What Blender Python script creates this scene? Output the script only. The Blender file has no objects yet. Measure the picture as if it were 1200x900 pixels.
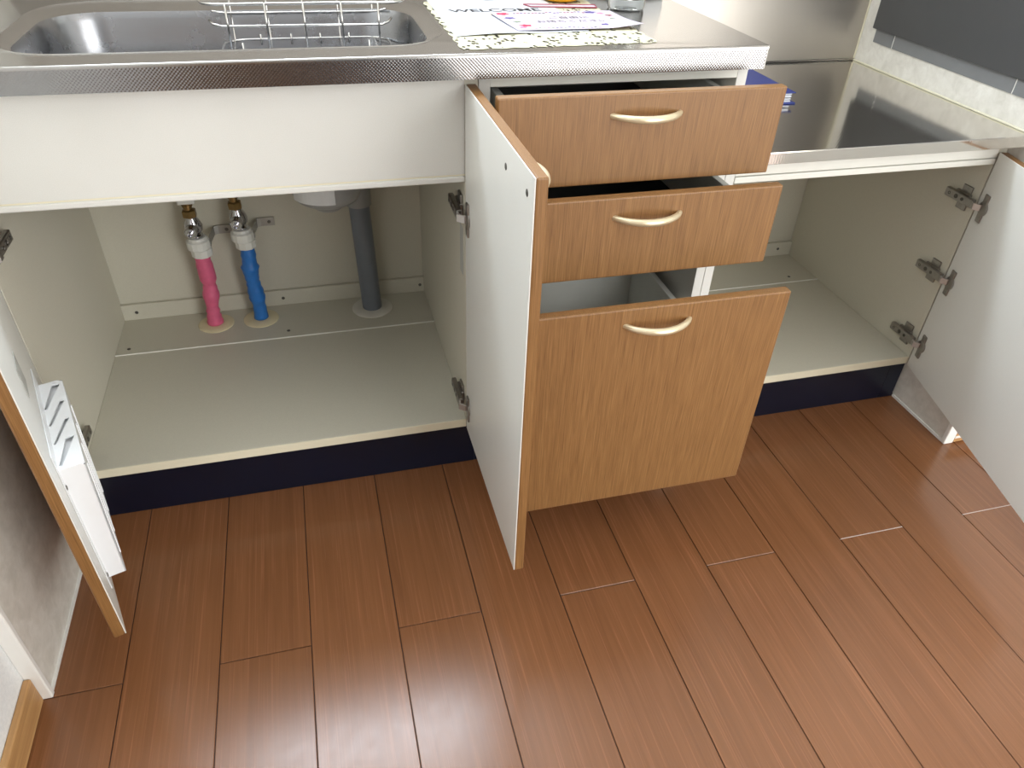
import bpy, bmesh, math, random
from mathutils import Vector, Matrix
from mathutils.geometry import tessellate_polygon

random.seed(7)
scene = bpy.context.scene
C = scene.collection

# ------------------------------------------------------------------ camera
CAM = Vector((-0.2432, -1.0764, 1.0484))
YAW, PITCH, ROLL, FPX = 0.2827, 0.6491, 0.0424, 863.28
fw = Vector((math.sin(YAW) * math.cos(PITCH), math.cos(YAW) * math.cos(PITCH), -math.sin(PITCH)))
rt = Vector((math.cos(YAW), -math.sin(YAW), 0))
up = rt.cross(fw)
R_ = rt * math.cos(ROLL) + up * math.sin(ROLL)
U_ = -rt * math.sin(ROLL) + up * math.cos(ROLL)
cam_data = bpy.data.cameras.new('camera')
cam_data.sensor_fit = 'HORIZONTAL'
cam_data.sensor_width = 36.0
cam_data.lens = FPX / 1200.0 * 36.0
cam_data.clip_start = 0.02
cam = bpy.data.objects.new('camera', cam_data)
m = Matrix((R_, U_, -fw)).transposed().to_4x4()
m.translation = CAM
cam.matrix_world = m
C.objects.link(cam)
scene.camera = cam

# ------------------------------------------------------------------ light and exposure
scene.view_settings.view_transform = 'Standard'
scene.view_settings.look = 'None'
scene.view_settings.gamma = 1.0
scene.view_settings.use_curve_mapping = False
scene.view_settings.exposure = 0.15

world = bpy.data.worlds.new('sky')
scene.world = world
world.use_nodes = True
bgn = world.node_tree.nodes['Background']
bgn.inputs['Color'].default_value = (0.75, 0.87, 1.0, 1)
bgn.inputs['Strength'].default_value = 1.0


def area(name, loc, target, sx, sy, power, col):
    d = bpy.data.lights.new(name, 'AREA')
    d.shape = 'RECTANGLE'
    d.size, d.size_y = sx, sy
    d.energy = power
    d.color = col
    o = bpy.data.objects.new(name, d)
    o.location = loc
    o.rotation_euler = (Vector(target) - Vector(loc)).to_track_quat('-Z', 'Y').to_euler()
    C.objects.link(o)
    return o


# daylight entering by the window over the sink, and by the tall sliding window of the room in front
area('daylight_sink_window', (-0.24, 0.50, 1.84), (-0.24, -1.0, 1.84), 0.96, 0.54, 42.0, (0.80, 0.90, 1.0))
area('daylight_room_window', (1.46, -2.53, 1.14), (1.46, 0.0, 1.14), 2.0, 2.06, 72.0, (1.0, 0.985, 0.95))

# ------------------------------------------------------------------ dimensions (metres)
XL, XD, XR = -0.7195, 0.4322, 1.0148
PW = 0.020                    # carcass panel
ZK, ZT = 0.1092, 0.1272       # underside / top of the carcass floor
YK = 0.0162                   # kick face
ZC, HF, YF = 0.8005, 0.0336, -0.0378
ZS, HS, YSF = 0.6349, 0.0201, -0.0383
YSTRIP, YB, YW = 0.3588, 0.5086, 0.512
DZT, DZB = 0.752, 0.1074
CEIL = 2.4

# ------------------------------------------------------------------ materials
def lin(c):
    return tuple((v / 12.92 if v <= 0.04045 else ((v + 0.055) / 1.055) ** 2.4) for v in c)


def rgb(r, g, b):
    return (*lin((r / 255, g / 255, b / 255)), 1)


class Nodes:
    def __init__(self, name):
        self.m = bpy.data.materials.new(name)
        self.m.use_nodes = True
        self.t = self.m.node_tree
        self.n = self.t.nodes
        self.b = self.n['Principled BSDF']

    def add(self, kind, **kw):
        nd = self.n.new(kind)
        for k, v in kw.items():
            setattr(nd, k, v)
        return nd

    def link(self, a, b):
        self.t.links.new(a, b)

    def coords(self, scale=(1, 1, 1), rot=(0, 0, 0), src='Object', rand=False):
        tc = self.add('ShaderNodeTexCoord')
        mp = self.add('ShaderNodeMapping')
        mp.inputs['Scale'].default_value = scale
        mp.inputs['Rotation'].default_value = rot
        out = tc.outputs[src]
        if rand:
            oi = self.add('ShaderNodeObjectInfo')
            ml = self.add('ShaderNodeVectorMath', operation='SCALE')
            ml.inputs[0].default_value = (37.0, 19.0, 53.0)
            self.link(oi.outputs['Random'], ml.inputs['Scale'])
            ad = self.add('ShaderNodeVectorMath', operation='ADD')
            self.link(out, ad.inputs[0])
            self.link(ml.outputs[0], ad.inputs[1])
            out = ad.outputs[0]
        self.link(out, mp.inputs['Vector'])
        return mp.outputs['Vector']

    def noise(self, vec, scale=5, detail=3, rough=0.5, dist=0.0):
        nz = self.add('ShaderNodeTexNoise')
        nz.inputs['Scale'].default_value = scale
        nz.inputs['Detail'].default_value = detail
        nz.inputs['Roughness'].default_value = rough
        nz.inputs['Distortion'].default_value = dist
        self.link(vec, nz.inputs['Vector'])
        return nz.outputs['Fac']

    def ramp(self, fac, stops):
        r = self.add('ShaderNodeValToRGB')
        els = r.color_ramp.elements
        els[0].position, els[0].color = stops[0]
        els[1].position, els[1].color = stops[-1]
        for pos, col in stops[1:-1]:
            e = els.new(pos)
            e.color = col
        self.link(fac, r.inputs['Fac'])
        return r.outputs['Color']

    def bump(self, h, strength=0.2, dist=0.001):
        bp = self.add('ShaderNodeBump')
        bp.inputs['Strength'].default_value = strength
        bp.inputs['Distance'].default_value = dist
        self.link(h, bp.inputs['Height'])
        self.link(bp.outputs['Normal'], self.b.inputs['Normal'])

    def set(self, col=None, rough=None, metal=None, **kw):
        if col is not None:
            self.b.inputs['Base Color'].default_value = col
        if rough is not None:
            self.b.inputs['Roughness'].default_value = rough
        if metal is not None:
            self.b.inputs['Metallic'].default_value = metal
        for k, v in kw.items():
            self.b.inputs[k.replace('_', ' ')].default_value = v
        return self


def plain(name, col, rough=0.5, metal=0.0, var=0.06, scale=30, **kw):
    """flat colour with a faint procedural mottling"""
    s = Nodes(name).set(col, rough, metal, **kw)
    f = s.noise(s.coords(), scale, 3)
    lo = tuple(c * (1 - var) for c in col[:3]) + (1,)
    hi = tuple(min(1, c * (1 + var)) for c in col[:3]) + (1,)
    s.link(s.ramp(f, [(0.3, lo), (0.7, hi)]), s.b.inputs['Base Color'])
    return s.m


M = {}


def build_materials():
    # oak laminate, grain upright
    s = Nodes('oak_laminate').set(rough=0.42)
    v = s.coords((330, 330, 6.0), rand=False)
    f = s.noise(v, 2.2, 4, 0.6, 0.35)
    v2 = s.coords((26, 26, 1.0))
    f2 = s.noise(v2, 2.0, 3, 0.5, 0.8)
    mx = s.add('ShaderNodeMix', data_type='FLOAT')
    mx.inputs[0].default_value = 0.08
    s.link(f, mx.inputs[2]); s.link(f2, mx.inputs[3])
    s.link(s.ramp(mx.outputs[0], [(0.30, rgb(106, 70, 36)), (0.44, rgb(127, 90, 50)), (0.56, rgb(138, 99, 57)), (0.72, rgb(153, 114, 70))]), s.b.inputs['Base Color'])
    s.bump(f, 0.08, 0.0006)
    M['oak'] = s.m
    s = Nodes('oak_edge').set(rough=0.4)
    v = s.coords((120, 120, 3))
    f = s.noise(v, 2.0, 4, 0.6, 0.4)
    s.link(s.ramp(f, [(0.3, rgb(108, 76, 45)), (0.7, rgb(152, 112, 74))]), s.b.inputs['Base Color'])
    M['oak_edge'] = s.m
    # white melamine
    s = Nodes('white_melamine').set(rough=0.38)
    f = s.noise(s.coords(), 900, 2)
    f2 = s.noise(s.coords(), 4, 4)
    mx = s.add('ShaderNodeMix', data_type='FLOAT'); mx.inputs[0].default_value = 0.5
    s.link(f, mx.inputs[2]); s.link(f2, mx.inputs[3])
    s.link(s.ramp(mx.outputs[0], [(0.35, rgb(216, 215, 209)), (0.65, rgb(226, 225, 220))]), s.b.inputs['Base Color'])
    M['white'] = s.m
    M['door_white'] = plain('door_inner_white', rgb(226, 225, 219), 0.35, var=0.015, scale=700)
    M['interior'] = plain('beige_interior', rgb(206, 202, 186), 0.45, var=0.03, scale=500)
    M['edge_band'] = plain('cream_edge_band', rgb(228, 221, 196), 0.35, var=0.02)
    M['navy'] = plain('navy_kick', rgb(7, 15, 34), 0.3, var=0.1, scale=12)
    # brushed steel
    s = Nodes('brushed_steel').set(rgb(168, 165, 161), 0.2, 1.0)
    f = s.noise(s.coords((3, 260, 260)), 3, 4, 0.6)
    mr = s.add('ShaderNodeMapRange')
    mr.inputs['To Min'].default_value = 0.16; mr.inputs['To Max'].default_value = 0.26
    s.link(f, mr.inputs['Value']); s.link(mr.outputs[0], s.b.inputs['Roughness'])
    s.bump(f, 0.015, 0.0003)
    M['steel'] = s.m
    s = Nodes('bowl_steel').set(rgb(150, 151, 154), 0.26, 1.0)
    f = s.noise(s.coords((1, 1, 1)), 9, 5, 0.6)
    mr = s.add('ShaderNodeMapRange')
    mr.inputs['To Min'].default_value = 0.2; mr.inputs['To Max'].default_value = 0.34
    s.link(f, mr.inputs['Value']); s.link(mr.outputs[0], s.b.inputs['Roughness'])
    M['bowl'] = s.m
    s = Nodes('backsplash_steel').set(rgb(184, 178, 170), 0.4, 1.0)
    f = s.noise(s.coords((2, 200, 300)), 3, 4, 0.6)
    mr = s.add('ShaderNodeMapRange')
    mr.inputs['To Min'].default_value = 0.30; mr.inputs['To Max'].default_value = 0.46
    s.link(f, mr.inputs['Value']); s.link(mr.outputs[0], s.b.inputs['Roughness'])
    M['splash'] = s.m
    # embossed steel: small raised dots in a diagonal lattice
    for key, per, st, ro, second in (('emboss', 0.0047, 0.10, 0.2, 'Z'), ('emboss_top', 0.0050, 0.012, 0.1, 'Y')):
        s = Nodes('steel_' + key).set(rgb(152, 151, 151) if key == 'emboss' else rgb(212, 207, 200), ro, 1.0)
        tc = s.add('ShaderNodeTexCoord')
        sp = s.add('ShaderNodeSeparateXYZ')
        s.link(tc.outputs['Object'], sp.inputs[0])
        outs = []
        for ax in ('X', second):
            b = s.add('ShaderNodeMath', operation='MULTIPLY'); b.inputs[1].default_value = 2 * math.pi / per
            s.link(sp.outputs[ax], b.inputs[0])
            c = s.add('ShaderNodeMath', operation='SINE')
            s.link(b.outputs[0], c.inputs[0])
            outs.append(c.outputs[0])
        mu = s.add('ShaderNodeMath', operation='MULTIPLY')
        s.link(outs[0], mu.inputs[0]); s.link(outs[1], mu.inputs[1])
        s.bump(mu.outputs[0], st, 0.0006)
        M[key] = s.m
    # floor boards
    s = Nodes('floor_board').set(rough=0.3)
    v = s.coords((420, 4.5, 1), rand=True)
    f = s.noise(v, 1.0, 3, 0.6, 0.25)
    v2 = s.coords((60, 1.5, 1), rand=True)
    f2 = s.noise(v2, 1.0, 4, 0.6, 1.2)
    base = s.ramp(f2, [(0.25, rgb(114, 74, 46)), (0.5, rgb(122, 80, 50)), (0.75, rgb(130, 86, 55))])
    streak = s.ramp(f, [(0.55, (0, 0, 0, 1)), (0.75, (0.45, 0.45, 0.45, 1))])
    mx = s.add('ShaderNodeMix', data_type='RGBA')
    s.link(streak, mx.inputs[0]); s.link(base, mx.inputs[6])
    mx.inputs[7].default_value = rgb(168, 112, 78)
    oi = s.add('ShaderNodeObjectInfo')
    hs = s.add('ShaderNodeHueSaturation')
    mr = s.add('ShaderNodeMapRange'); mr.inputs['To Min'].default_value = 0.94; mr.inputs['To Max'].default_value = 1.06
    s.link(oi.outputs['Random'], mr.inputs['Value']); s.link(mr.outputs[0], hs.inputs['Value'])
    s.link(mx.outputs[2], hs.inputs['Color']); s.link(hs.outputs[0], s.b.inputs['Base Color'])
    fr = s.noise(s.coords((1, 1, 1)), 45, 6, 0.7)
    mr2 = s.add('ShaderNodeMapRange'); mr2.inputs['To Min'].default_value = 0.18; mr2.inputs['To Max'].default_value = 0.30
    s.link(fr, mr2.inputs['Value']); s.link(mr2.outputs[0], s.b.inputs['Roughness'])
    s.bump(f, 0.03, 0.0004)
    M['floor'] = s.m
    M['gap'] = plain('dark_joint', rgb(40, 20, 16), 0.6)
    M['joint_glint'] = plain('painted_joint_glint', rgb(200, 185, 180), 0.5)  # pale colour standing in for light reflected at the joints
    # wallpaper / mottled kitchen panel
    s = Nodes('mottled_panel').set(rough=0.42)
    f = s.noise(s.coords(), 42, 5, 0.6, 0.4)
    s.link(s.ramp(f, [(0.3, rgb(206, 202, 192)), (0.5, rgb(218, 214, 205)), (0.7, rgb(228, 225, 217))]), s.b.inputs['Base Color'])
    s.bump(f, 0.06, 0.001)
    M['panel'] = s.m
    s = Nodes('white_wallpaper').set(rough=0.8)
    f = s.noise(s.coords(), 160, 5, 0.65)
    s.link(s.ramp(f, [(0.3, rgb(220, 222, 222)), (0.7, rgb(236, 237, 236))]), s.b.inputs['Base Color'])
    s.bump(f, 0.3, 0.001)
    M['wallpaper'] = s.m
    M['trim'] = plain('white_trim', rgb(236, 235, 230), 0.35, var=0.02)
    s = Nodes('pale_wood_baseboard').set(rough=0.45)
    f = s.noise(s.coords((60, 3, 160)), 1.5, 4, 0.6, 0.6)
    s.link(s.ramp(f, [(0.3, rgb(164, 120, 74)), (0.7, rgb(200, 158, 106))]), s.b.inputs['Base Color'])
    M['baseboard'] = s.m
    M['caulk'] = plain('yellowed_caulk', rgb(224, 219, 196), 0.4)
    M['chrome'] = plain('chrome', rgb(200, 200, 205), 0.12, 1.0, var=0.03)
    M['hinge'] = plain('nickel_hinge', rgb(164, 160, 156), 0.34, 1.0, var=0.08, scale=90)
    M['hinge_copper'] = plain('hinge_arm_metal', rgb(200, 196, 192), 0.3, 0.6)
    M['galv'] = plain('galvanised_strip', rgb(168, 166, 160), 0.45, 0.5)
    M['screw'] = plain('screw_metal', rgb(110, 108, 104), 0.35, 1.0)
    M['gold'] = plain('champagne_handle', rgb(226, 212, 180), 0.34, 0.6, var=0.03)
    M['pink'] = plain('pink_tape', rgb(222, 102, 138), 0.45, var=0.1, scale=60)
    M['blue'] = plain('blue_tape', rgb(42, 116, 196), 0.4, var=0.1, scale=60)
    M['nylon'] = plain('white_nylon', rgb(224, 224, 218), 0.4, var=0.03)
    M['brass'] = plain('brass', rgb(136, 112, 72), 0.35, 0.9)
    M['pvc'] = plain('dark_grey_pvc', rgb(112, 118, 127), 0.32, var=0.05)
    M['pvc_light'] = plain('mid_grey_pvc', rgb(150, 151, 150), 0.35, var=0.05)
    M['rosette'] = plain('cream_rosette', rgb(224, 212, 176), 0.4)
    M['rosette_grey'] = plain('grey_rosette', rgb(216, 213, 202), 0.4)
    M['rack'] = plain('white_rack_plastic', rgb(238, 240, 242), 0.28, var=0.01)
    M['slot'] = plain('grey_slot', rgb(140, 134, 132), 0.5)
    M['wire'] = plain('stainless_wire', rgb(205, 203, 200), 0.18, 1.0)
    M['drawer'] = plain('drawer_white', rgb(232, 233, 227), 0.4, var=0.02)
    M['liner'] = plain('black_liner', rgb(22, 23, 26), 0.38, var=0.1)
    M['rail'] = plain('white_rail', rgb(232, 231, 222), 0.35, var=0.015)
    M['board'] = plain('dark_grey_board', rgb(76, 76, 76), 0.3, var=0.04, scale=14)
    M['tile'] = plain('mid_grey_tile', rgb(122, 123, 124), 0.28, var=0.05, scale=20)
    M['file'] = plain('navy_file_cover', rgb(40, 54, 124), 0.45, var=0.06)
    M['paper'] = plain('white_paper', rgb(208, 211, 218), 0.6, var=0.01)
    M['card'] = plain('lilac_card', rgb(202, 192, 207), 0.55, var=0.015)
    M['ink'] = plain('dark_ink', rgb(60, 58, 60), 0.6)
    for k, c in (('red', (196, 50, 84)), ('rose', (222, 130, 160)), ('violet', (96, 84, 150)), ('yellow_print', (226, 190, 70)), ('green_print', (120, 140, 110)), ('maroon', (150, 70, 80)), ('cream', (238, 230, 205))):
        M[k] = plain('print_' + k, rgb(*c), 0.6)
    M['yellow'] = plain('amber_plastic', rgb(236, 170, 34), 0.35, var=0.04)
    M['black'] = plain('black_plastic', rgb(28, 30, 34), 0.35)
    # lace paper with real holes
    s = Nodes('lace_doily').set(rgb(204, 200, 172), 0.7)
    vo = s.add('ShaderNodeTexVoronoi'); vo.inputs['Scale'].default_value = 125
    s.link(s.coords((1, 0.6, 1)), vo.inputs['Vector'])
    nz = s.noise(s.coords((1, 0.7, 1)), 34, 2)
    g1 = s.add('ShaderNodeMath', operation='GREATER_THAN'); g1.inputs[1].default_value = 0.37
    s.link(vo.outputs['Distance'], g1.inputs[0])
    g2 = s.add('ShaderNodeMath', operation='LESS_THAN'); g2.inputs[1].default_value = 0.43
    s.link(nz, g2.inputs[0])
    mxx = s.add('ShaderNodeMath', operation='MAXIMUM')
    s.link(g1.outputs[0], mxx.inputs[0]); s.link(g2.outputs[0], mxx.inputs[1])
    s.link(mxx.outputs[0], s.b.inputs['Alpha'])
    M['doily'] = s.m
    s = Nodes('clear_glass').set((0.93, 0.95, 0.95, 1), 0.04, 0.0)
    s.b.inputs['Transmission Weight'].default_value = 1.0
    s.b.inputs['IOR'].default_value = 1.45
    f = s.noise(s.coords(), 40, 2)
    s.link(s.ramp(f, [(0.3, (0.86, 0.89, 0.89, 1)), (0.7, (0.95, 0.97, 0.97, 1))]), s.b.inputs['Base Color'])
    M['glass'] = s.m
    M['pebble'] = plain('grey_glass_pebble', rgb(90, 94, 94), 0.15)
    M['grey_panel'] = plain('grey_beige_panel', rgb(172, 165, 156), 0.5, var=0.03, scale=20)
    M['ceiling'] = plain('ceiling_white', rgb(236, 235, 230), 0.8, var=0.01)
    s = Nodes('frosted_pane').set((0.9, 0.95, 1, 1), 0.5)
    s.b.inputs['Transmission Weight'].default_value = 1.0
    f = s.noise(s.coords(), 60, 2)
    s.link(s.ramp(f, [(0.3, (0.86, 0.92, 0.97, 1)), (0.7, (0.92, 0.97, 1, 1))]), s.b.inputs['Base Color'])
    M['pane'] = s.m
    M['alu'] = plain('window_aluminium', rgb(190, 190, 188), 0.35, 0.8)
    M['label_grey'] = plain('grey_label', rgb(176, 176, 170), 0.5)
    M['label_white'] = plain('white_label', rgb(214, 216, 216), 0.5)


build_materials()

# ------------------------------------------------------------------ mesh helpers
def fin(name, bm, mat, parent=None, smooth=False):
    """link a bmesh (world coordinates) as one object, expressed in its root's frame"""
    me = bpy.data.meshes.new(name)
    bmesh.ops.recalc_face_normals(bm, faces=bm.faces)
    off = Vector((0, 0, 0))
    if parent is not None:
        r = parent
        while r is not None:
            off += r.location
            r = r.parent
    if off.length:
        bmesh.ops.translate(bm, verts=bm.verts, vec=-off)
    bm.to_mesh(me)
    bm.free()
    if smooth:
        me.polygons.foreach_set('use_smooth', [True] * len(me.polygons))
    o = bpy.data.objects.new(name, me)
    me.materials.append(M[mat] if isinstance(mat, str) else mat)
    C.objects.link(o)
    o.parent = parent
    return o


def add_box(bm, lo, hi, bev=0.0, seg=2, T=None):
    lo, hi = Vector(lo), Vector(hi)
    c, s = (lo + hi) / 2, hi - lo
    b2 = bmesh.new()
    bmesh.ops.create_cube(b2, size=1.0)
    for v in b2.verts:
        v.co = Vector((v.co.x * s.x, v.co.y * s.y, v.co.z * s.z)) + c
    if bev > 0:
        bmesh.ops.bevel(b2, geom=list(b2.edges), offset=bev, segments=seg, profile=0.5, affect='EDGES')
    merge(bm, b2, T)


def merge(bm, b2, T=None):
    mp = {}
    for v in b2.verts:
        mp[v] = bm.verts.new(T(v.co) if T else v.co)
    for f in b2.faces:
        try:
            bm.faces.new([mp[v] for v in f.verts])
        except ValueError:
            pass
    b2.free()


def box(name, lo, hi, mat, parent=None, bev=0.001, seg=2, T=None):
    bm = bmesh.new()
    add_box(bm, lo, hi, bev, seg, T)
    return fin(name, bm, mat, parent)


def add_loft(bm, loops, cap0=True, cap1=True, closed=True):
    rows = [[bm.verts.new(p) for p in lp] for lp in loops]
    n = len(rows[0])
    for a, b in zip(rows, rows[1:]):
        for i in range(n if closed else n - 1):
            j = (i + 1) % n
            bm.faces.new((a[i], a[j], b[j], b[i]))
    if cap0:
        bm.faces.new(rows[0][::-1])
    if cap1:
        bm.faces.new(rows[-1])


def frame(d):
    d = d.normalized()
    a = Vector((0, 0, 1)) if abs(d.z) < 0.9 else Vector((1, 0, 0))
    u = d.cross(a).normalized()
    return u, d.cross(u).normalized()


def add_tube(bm, pts, rad, n=10, closed=False):
    pts = [Vector(p) for p in pts]
    if not hasattr(rad, '__len__'):
        rad = [rad] * len(pts)
    loops = []
    pu = None
    k = len(pts)
    for i, p in enumerate(pts):
        if closed:
            d = pts[(i + 1) % k] - pts[i - 1]
        else:
            d = pts[min(i + 1, k - 1)] - pts[max(i - 1, 0)]
        d.normalize()
        if pu is None:
            u, w = frame(d)
        else:
            u = (pu - d * pu.dot(d)).normalized()
            w = d.cross(u)
        pu = u
        loops.append([p + (u * math.cos(2 * math.pi * t / n) + w * math.sin(2 * math.pi * t / n)) * rad[i] for t in range(n)])
    if closed:
        loops.append(loops[0])
        add_loft(bm, loops, False, False)
        bmesh.ops.remove_doubles(bm, verts=bm.verts, dist=1e-6)
    else:
        add_loft(bm, loops)


def add_lathe(bm, c, axis, prof, n=24, T=None):
    """prof: list of (distance along axis, radius)"""
    axis = Vector(axis).normalized()
    u, w = frame(axis)
    c = Vector(c)
    loops = [[c + axis * h + (u * math.cos(2 * math.pi * t / n) + w * math.sin(2 * math.pi * t / n)) * max(r, 1e-5) for t in range(n)] for h, r in prof]
    add_loft(bm, loops)


def lathe(name, c, axis, prof, mat, parent=None, n=24, smooth=True):
    bm = bmesh.new()
    add_lathe(bm, c, axis, prof, n)
    o = fin(name, bm, mat, parent)
    if smooth:
        autosmooth(o)
    return o


def autosmooth(o, ang=35):
    me = o.data
    me.polygons.foreach_set('use_smooth', [True] * len(me.polygons))
    bm = bmesh.new(); bm.from_mesh(me)
    for e in bm.edges:
        e.smooth = not (len(e.link_faces) == 2 and e.calc_face_angle(0) > math.radians(ang))
    bm.to_mesh(me); bm.free()


def rrect(x0, x1, y0, y1, r, z, k=8):
    pts = []
    for cx, cy, a0 in ((x1 - r, y1 - r, 0), (x0 + r, y1 - r, 90), (x0 + r, y0 + r, 180), (x1 - r, y0 + r, 270)):
        for i in range(k + 1):
            a = math.radians(a0 + 90 * i / k)
            pts.append(Vector((cx + r * math.cos(a), cy + r * math.sin(a), z)))
    return pts


def add_plate(bm, outer, holes, z0, z1, T=None):
    """extruded polygon with holes; outer/holes are lists of (a, b)"""
    polys = [[Vector((a, b, 0)) for a, b in outer]] + [[Vector((a, b, 0)) for a, b in h] for h in holes]
    tris = tessellate_polygon(polys)
    flat = [p for q in polys for p in q]
    f = T or (lambda p: p)
    top = [bm.verts.new(f(Vector((p.x, p.y, z1)))) for p in flat]
    bot = [bm.verts.new(f(Vector((p.x, p.y, z0)))) for p in flat]
    for t in tris:
        bm.faces.new([top[i] for i in t])
        bm.faces.new([bot[i] for i in reversed(t)])
    s = 0
    for q in polys:
        n = len(q)
        for i in range(n):
            a, b = s + i, s + (i + 1) % n
            bm.faces.new((top[a], top[b], bot[b], bot[a]))
        s += n


def thing(name, label, cat, loc=(0, 0, 0), group=None):
    o = bpy.data.objects.new(name, None)
    o.empty_display_size = 0.05
    o.location = loc
    C.objects.link(o)
    tag(o, label, cat, group)
    return o


def tag(o, label, cat, group=None, kind=None):
    o['label'] = label
    o['category'] = cat
    if group:
        o['group'] = group
    if kind:
        o['kind'] = kind
    return o


def struct(o, label=None, cat=None):
    o['kind'] = 'structure'
    if label:
        o['label'] = label
    if cat:
        o['category'] = cat
    return o


# ------------------------------------------------------------------ the room
RX, FY = 3.3, -2.6            # far right wall, front wall
PITCH_B, XJ, YJ, LB = 0.1383, 0.3475, -0.346, 1.818


def make_floor():
    fl = box('floor', (-0.86, FY - 0.1, -0.06), (RX + 0.1, YW + 0.1, -0.0025), 'gap', None, 0)
    struct(fl, 'reddish brown wooden board floor with fine pale grain', 'floor')
    g = 0.0013
    bm = bmesh.new()
    add_box(bm, (g / 2, g / 2, -0.0025), (PITCH_B - g / 2, LB - g / 2, 0), 0.0007, 1)
    me = bpy.data.meshes.new('plank')
    bm.to_mesh(me); bm.free()
    me.materials.append(M['floor'])
    k0 = math.floor((-0.74 - XJ) / PITCH_B)
    k1 = math.ceil((RX - XJ) / PITCH_B)
    for k in range(k0, k1):
        y = YJ + (0 if k % 2 == 0 else LB / 2) + LB * 2
        while y > FY - LB:
            y0 = y - LB
            if y0 < YW and y > FY:
                o = bpy.data.objects.new('plank', me)
                C.objects.link(o)
                o.parent = fl
                o.location = (XJ + k * PITCH_B, y0, 0)
            y = y0
    for k in (2, 4):
        xa = XJ + k * PITCH_B
        box('joint_glint_strip', (xa + 0.001, YJ - 0.0007, -0.0024), (xa + PITCH_B - 0.001, YJ + 0.0007, -0.0002), 'joint_glint', fl, 0)  # glint on the board joint, painted as a pale strip
    return fl


make_floor()
struct(box('ceiling', (-0.86, FY - 0.1, CEIL), (RX + 0.1, YW + 0.1, CEIL + 0.1), 'ceiling', None, 0), 'plain white ceiling', 'ceiling')


def wall_with_hole(name, axis_y0, axis_y1, x0, x1, hx0, hx1, hz0, hz1, mat, label):
    bm = bmesh.new()
    T = lambda p: Vector((p.x, p.z, p.y))
    add_plate(bm, [(x0, -0.06), (x1, -0.06), (x1, CEIL), (x0, CEIL)], [[(hx0, hz0), (hx1, hz0), (hx1, hz1), (hx0, hz1)]], axis_y0, axis_y1, T)
    return struct(fin(name, bm, mat), label, 'wall')


wall_with_hole('wall_back', YW, YW + 0.1, -0.86, 1.2, -0.74, 0.26, 1.55, 2.14, 'wallpaper', 'white wall behind the kitchen units, with a window over the sink')
wall_with_hole('wall_front', FY - 0.1, FY, -0.86, RX + 0.1, 0.40, 2.52, 0.06, 2.22, 'wallpaper', 'white wall with a tall sliding window facing the kitchen')


def window(name, x0, x1, z0, z1, y0, y1, label):
    bm = bmesh.new()
    w = 0.035
    T = lambda p: Vector((p.x, p.z, p.y))
    xm = (x0 + x1) / 2
    add_plate(bm, [(x0, z0), (x1, z0), (x1, z1), (x0, z1)],
              [[(x0 + w, z0 + w), (xm - w / 2, z0 + w), (xm - w / 2, z1 - w), (x0 + w, z1 - w)],
               [(xm + w / 2, z0 + w), (x1 - w, z0 + w), (x1 - w, z1 - w), (xm + w / 2, z1 - w)]], y0, y1, T)
    f = struct(fin(name, bm, 'alu'), label, 'window')
    ym = (y0 + y1) / 2
    box('pane', (x0 + w, ym - 0.003, z0 + w), (xm - w / 2, ym + 0.003, z1 - w), 'pane', f, 0)
    box('pane', (xm + w / 2, ym - 0.003, z0 + w), (x1 - w, ym + 0.003, z1 - w), 'pane', f, 0)
    return f


window('window_1', -0.74, 0.26, 1.55, 2.14, YW + 0.02, YW + 0.07, 'frosted aluminium sliding window above the sink')
window('window_2', 0.40, 2.52, 0.06, 2.22, FY - 0.08, FY - 0.02, 'tall aluminium sliding window in the room facing the kitchen')

def stand_in_door(name, x0, x1, mat, label):  # unseen doors added to give the steel fascia brown and dark reflections
    d = struct(box(name, (x0, FY, 0.0), (x1, FY + 0.035, 2.0), mat, None, 0.003), label, 'door')
    lathe('stand_in_knob', ((x1 - 0.06), FY + 0.034, 0.95), (0, 1, 0), [(0, 0.012), (0.03, 0.010), (0.034, 0.024), (0.055, 0.024), (0.06, 0.015)], 'chrome', d, 20)
    return d


stand_in_door('stand_in_door_1', -0.735, -0.245, 'oak', 'unseen brown stand-in door added for the steel edge reflection')
stand_in_door('stand_in_door_2', -0.215, 0.36, 'navy', 'unseen navy stand-in door added to darken the steel edge reflection')

# left wall: plain wallpapered wall, and the mottled kitchen panel fixed to it
WLX, WRX = -0.737, 1.033
YPL, YPR = -0.337, -0.150     # front ends of the kitchen panels
wl = box('wall_left', (-0.86, FY - 0.1, -0.06), (WLX, YW + 0.1, CEIL), 'wallpaper', None, 0)
struct(wl, 'white wallpapered wall on the sink side', 'wall')
box('panel', (WLX, YPL, 0.006), (XL, YW, CEIL), 'panel', wl, 0)
box('caulk_line', (WLX, YPL, 0.0), (XL + 0.003, -0.002, 0.006), 'trim', wl, 0)
wr = box('wall_right', (WRX, YPR, -0.06), (RX + 0.1, YW + 0.1, CEIL), 'wallpaper', None, 0)
struct(wr, 'pale mottled wall beside the low steel counter', 'wall')
box('panel', (XR, YPR, 0.006), (WRX, YW, CEIL), 'panel', wr, 0)
box('caulk_line', (XR - 0.003, YPR, 0.0), (WRX, 0.0155, 0.006), 'trim', wr, 0)
struct(box('wall_far_right', (RX, FY - 0.1, -0.06), (RX + 0.1, YPR, CEIL), 'wallpaper', None, 0), 'white wall at the far side of the room', 'wall')
struct(box('trim_1', (WLX, YPL - 0.010, 0.0), (XL + 0.005, YPL, CEIL), 'trim', None, 0.002), 'white edge strip closing the kitchen wall panel beside the sink cabinet', 'trim')
struct(box('trim_2', (XR - 0.004, YPR - 0.011, 0.0), (WRX + 0.002, YPR, CEIL), 'trim', None, 0.002), 'white edge strip closing the kitchen wall panel behind the wide open door', 'trim')


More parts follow.
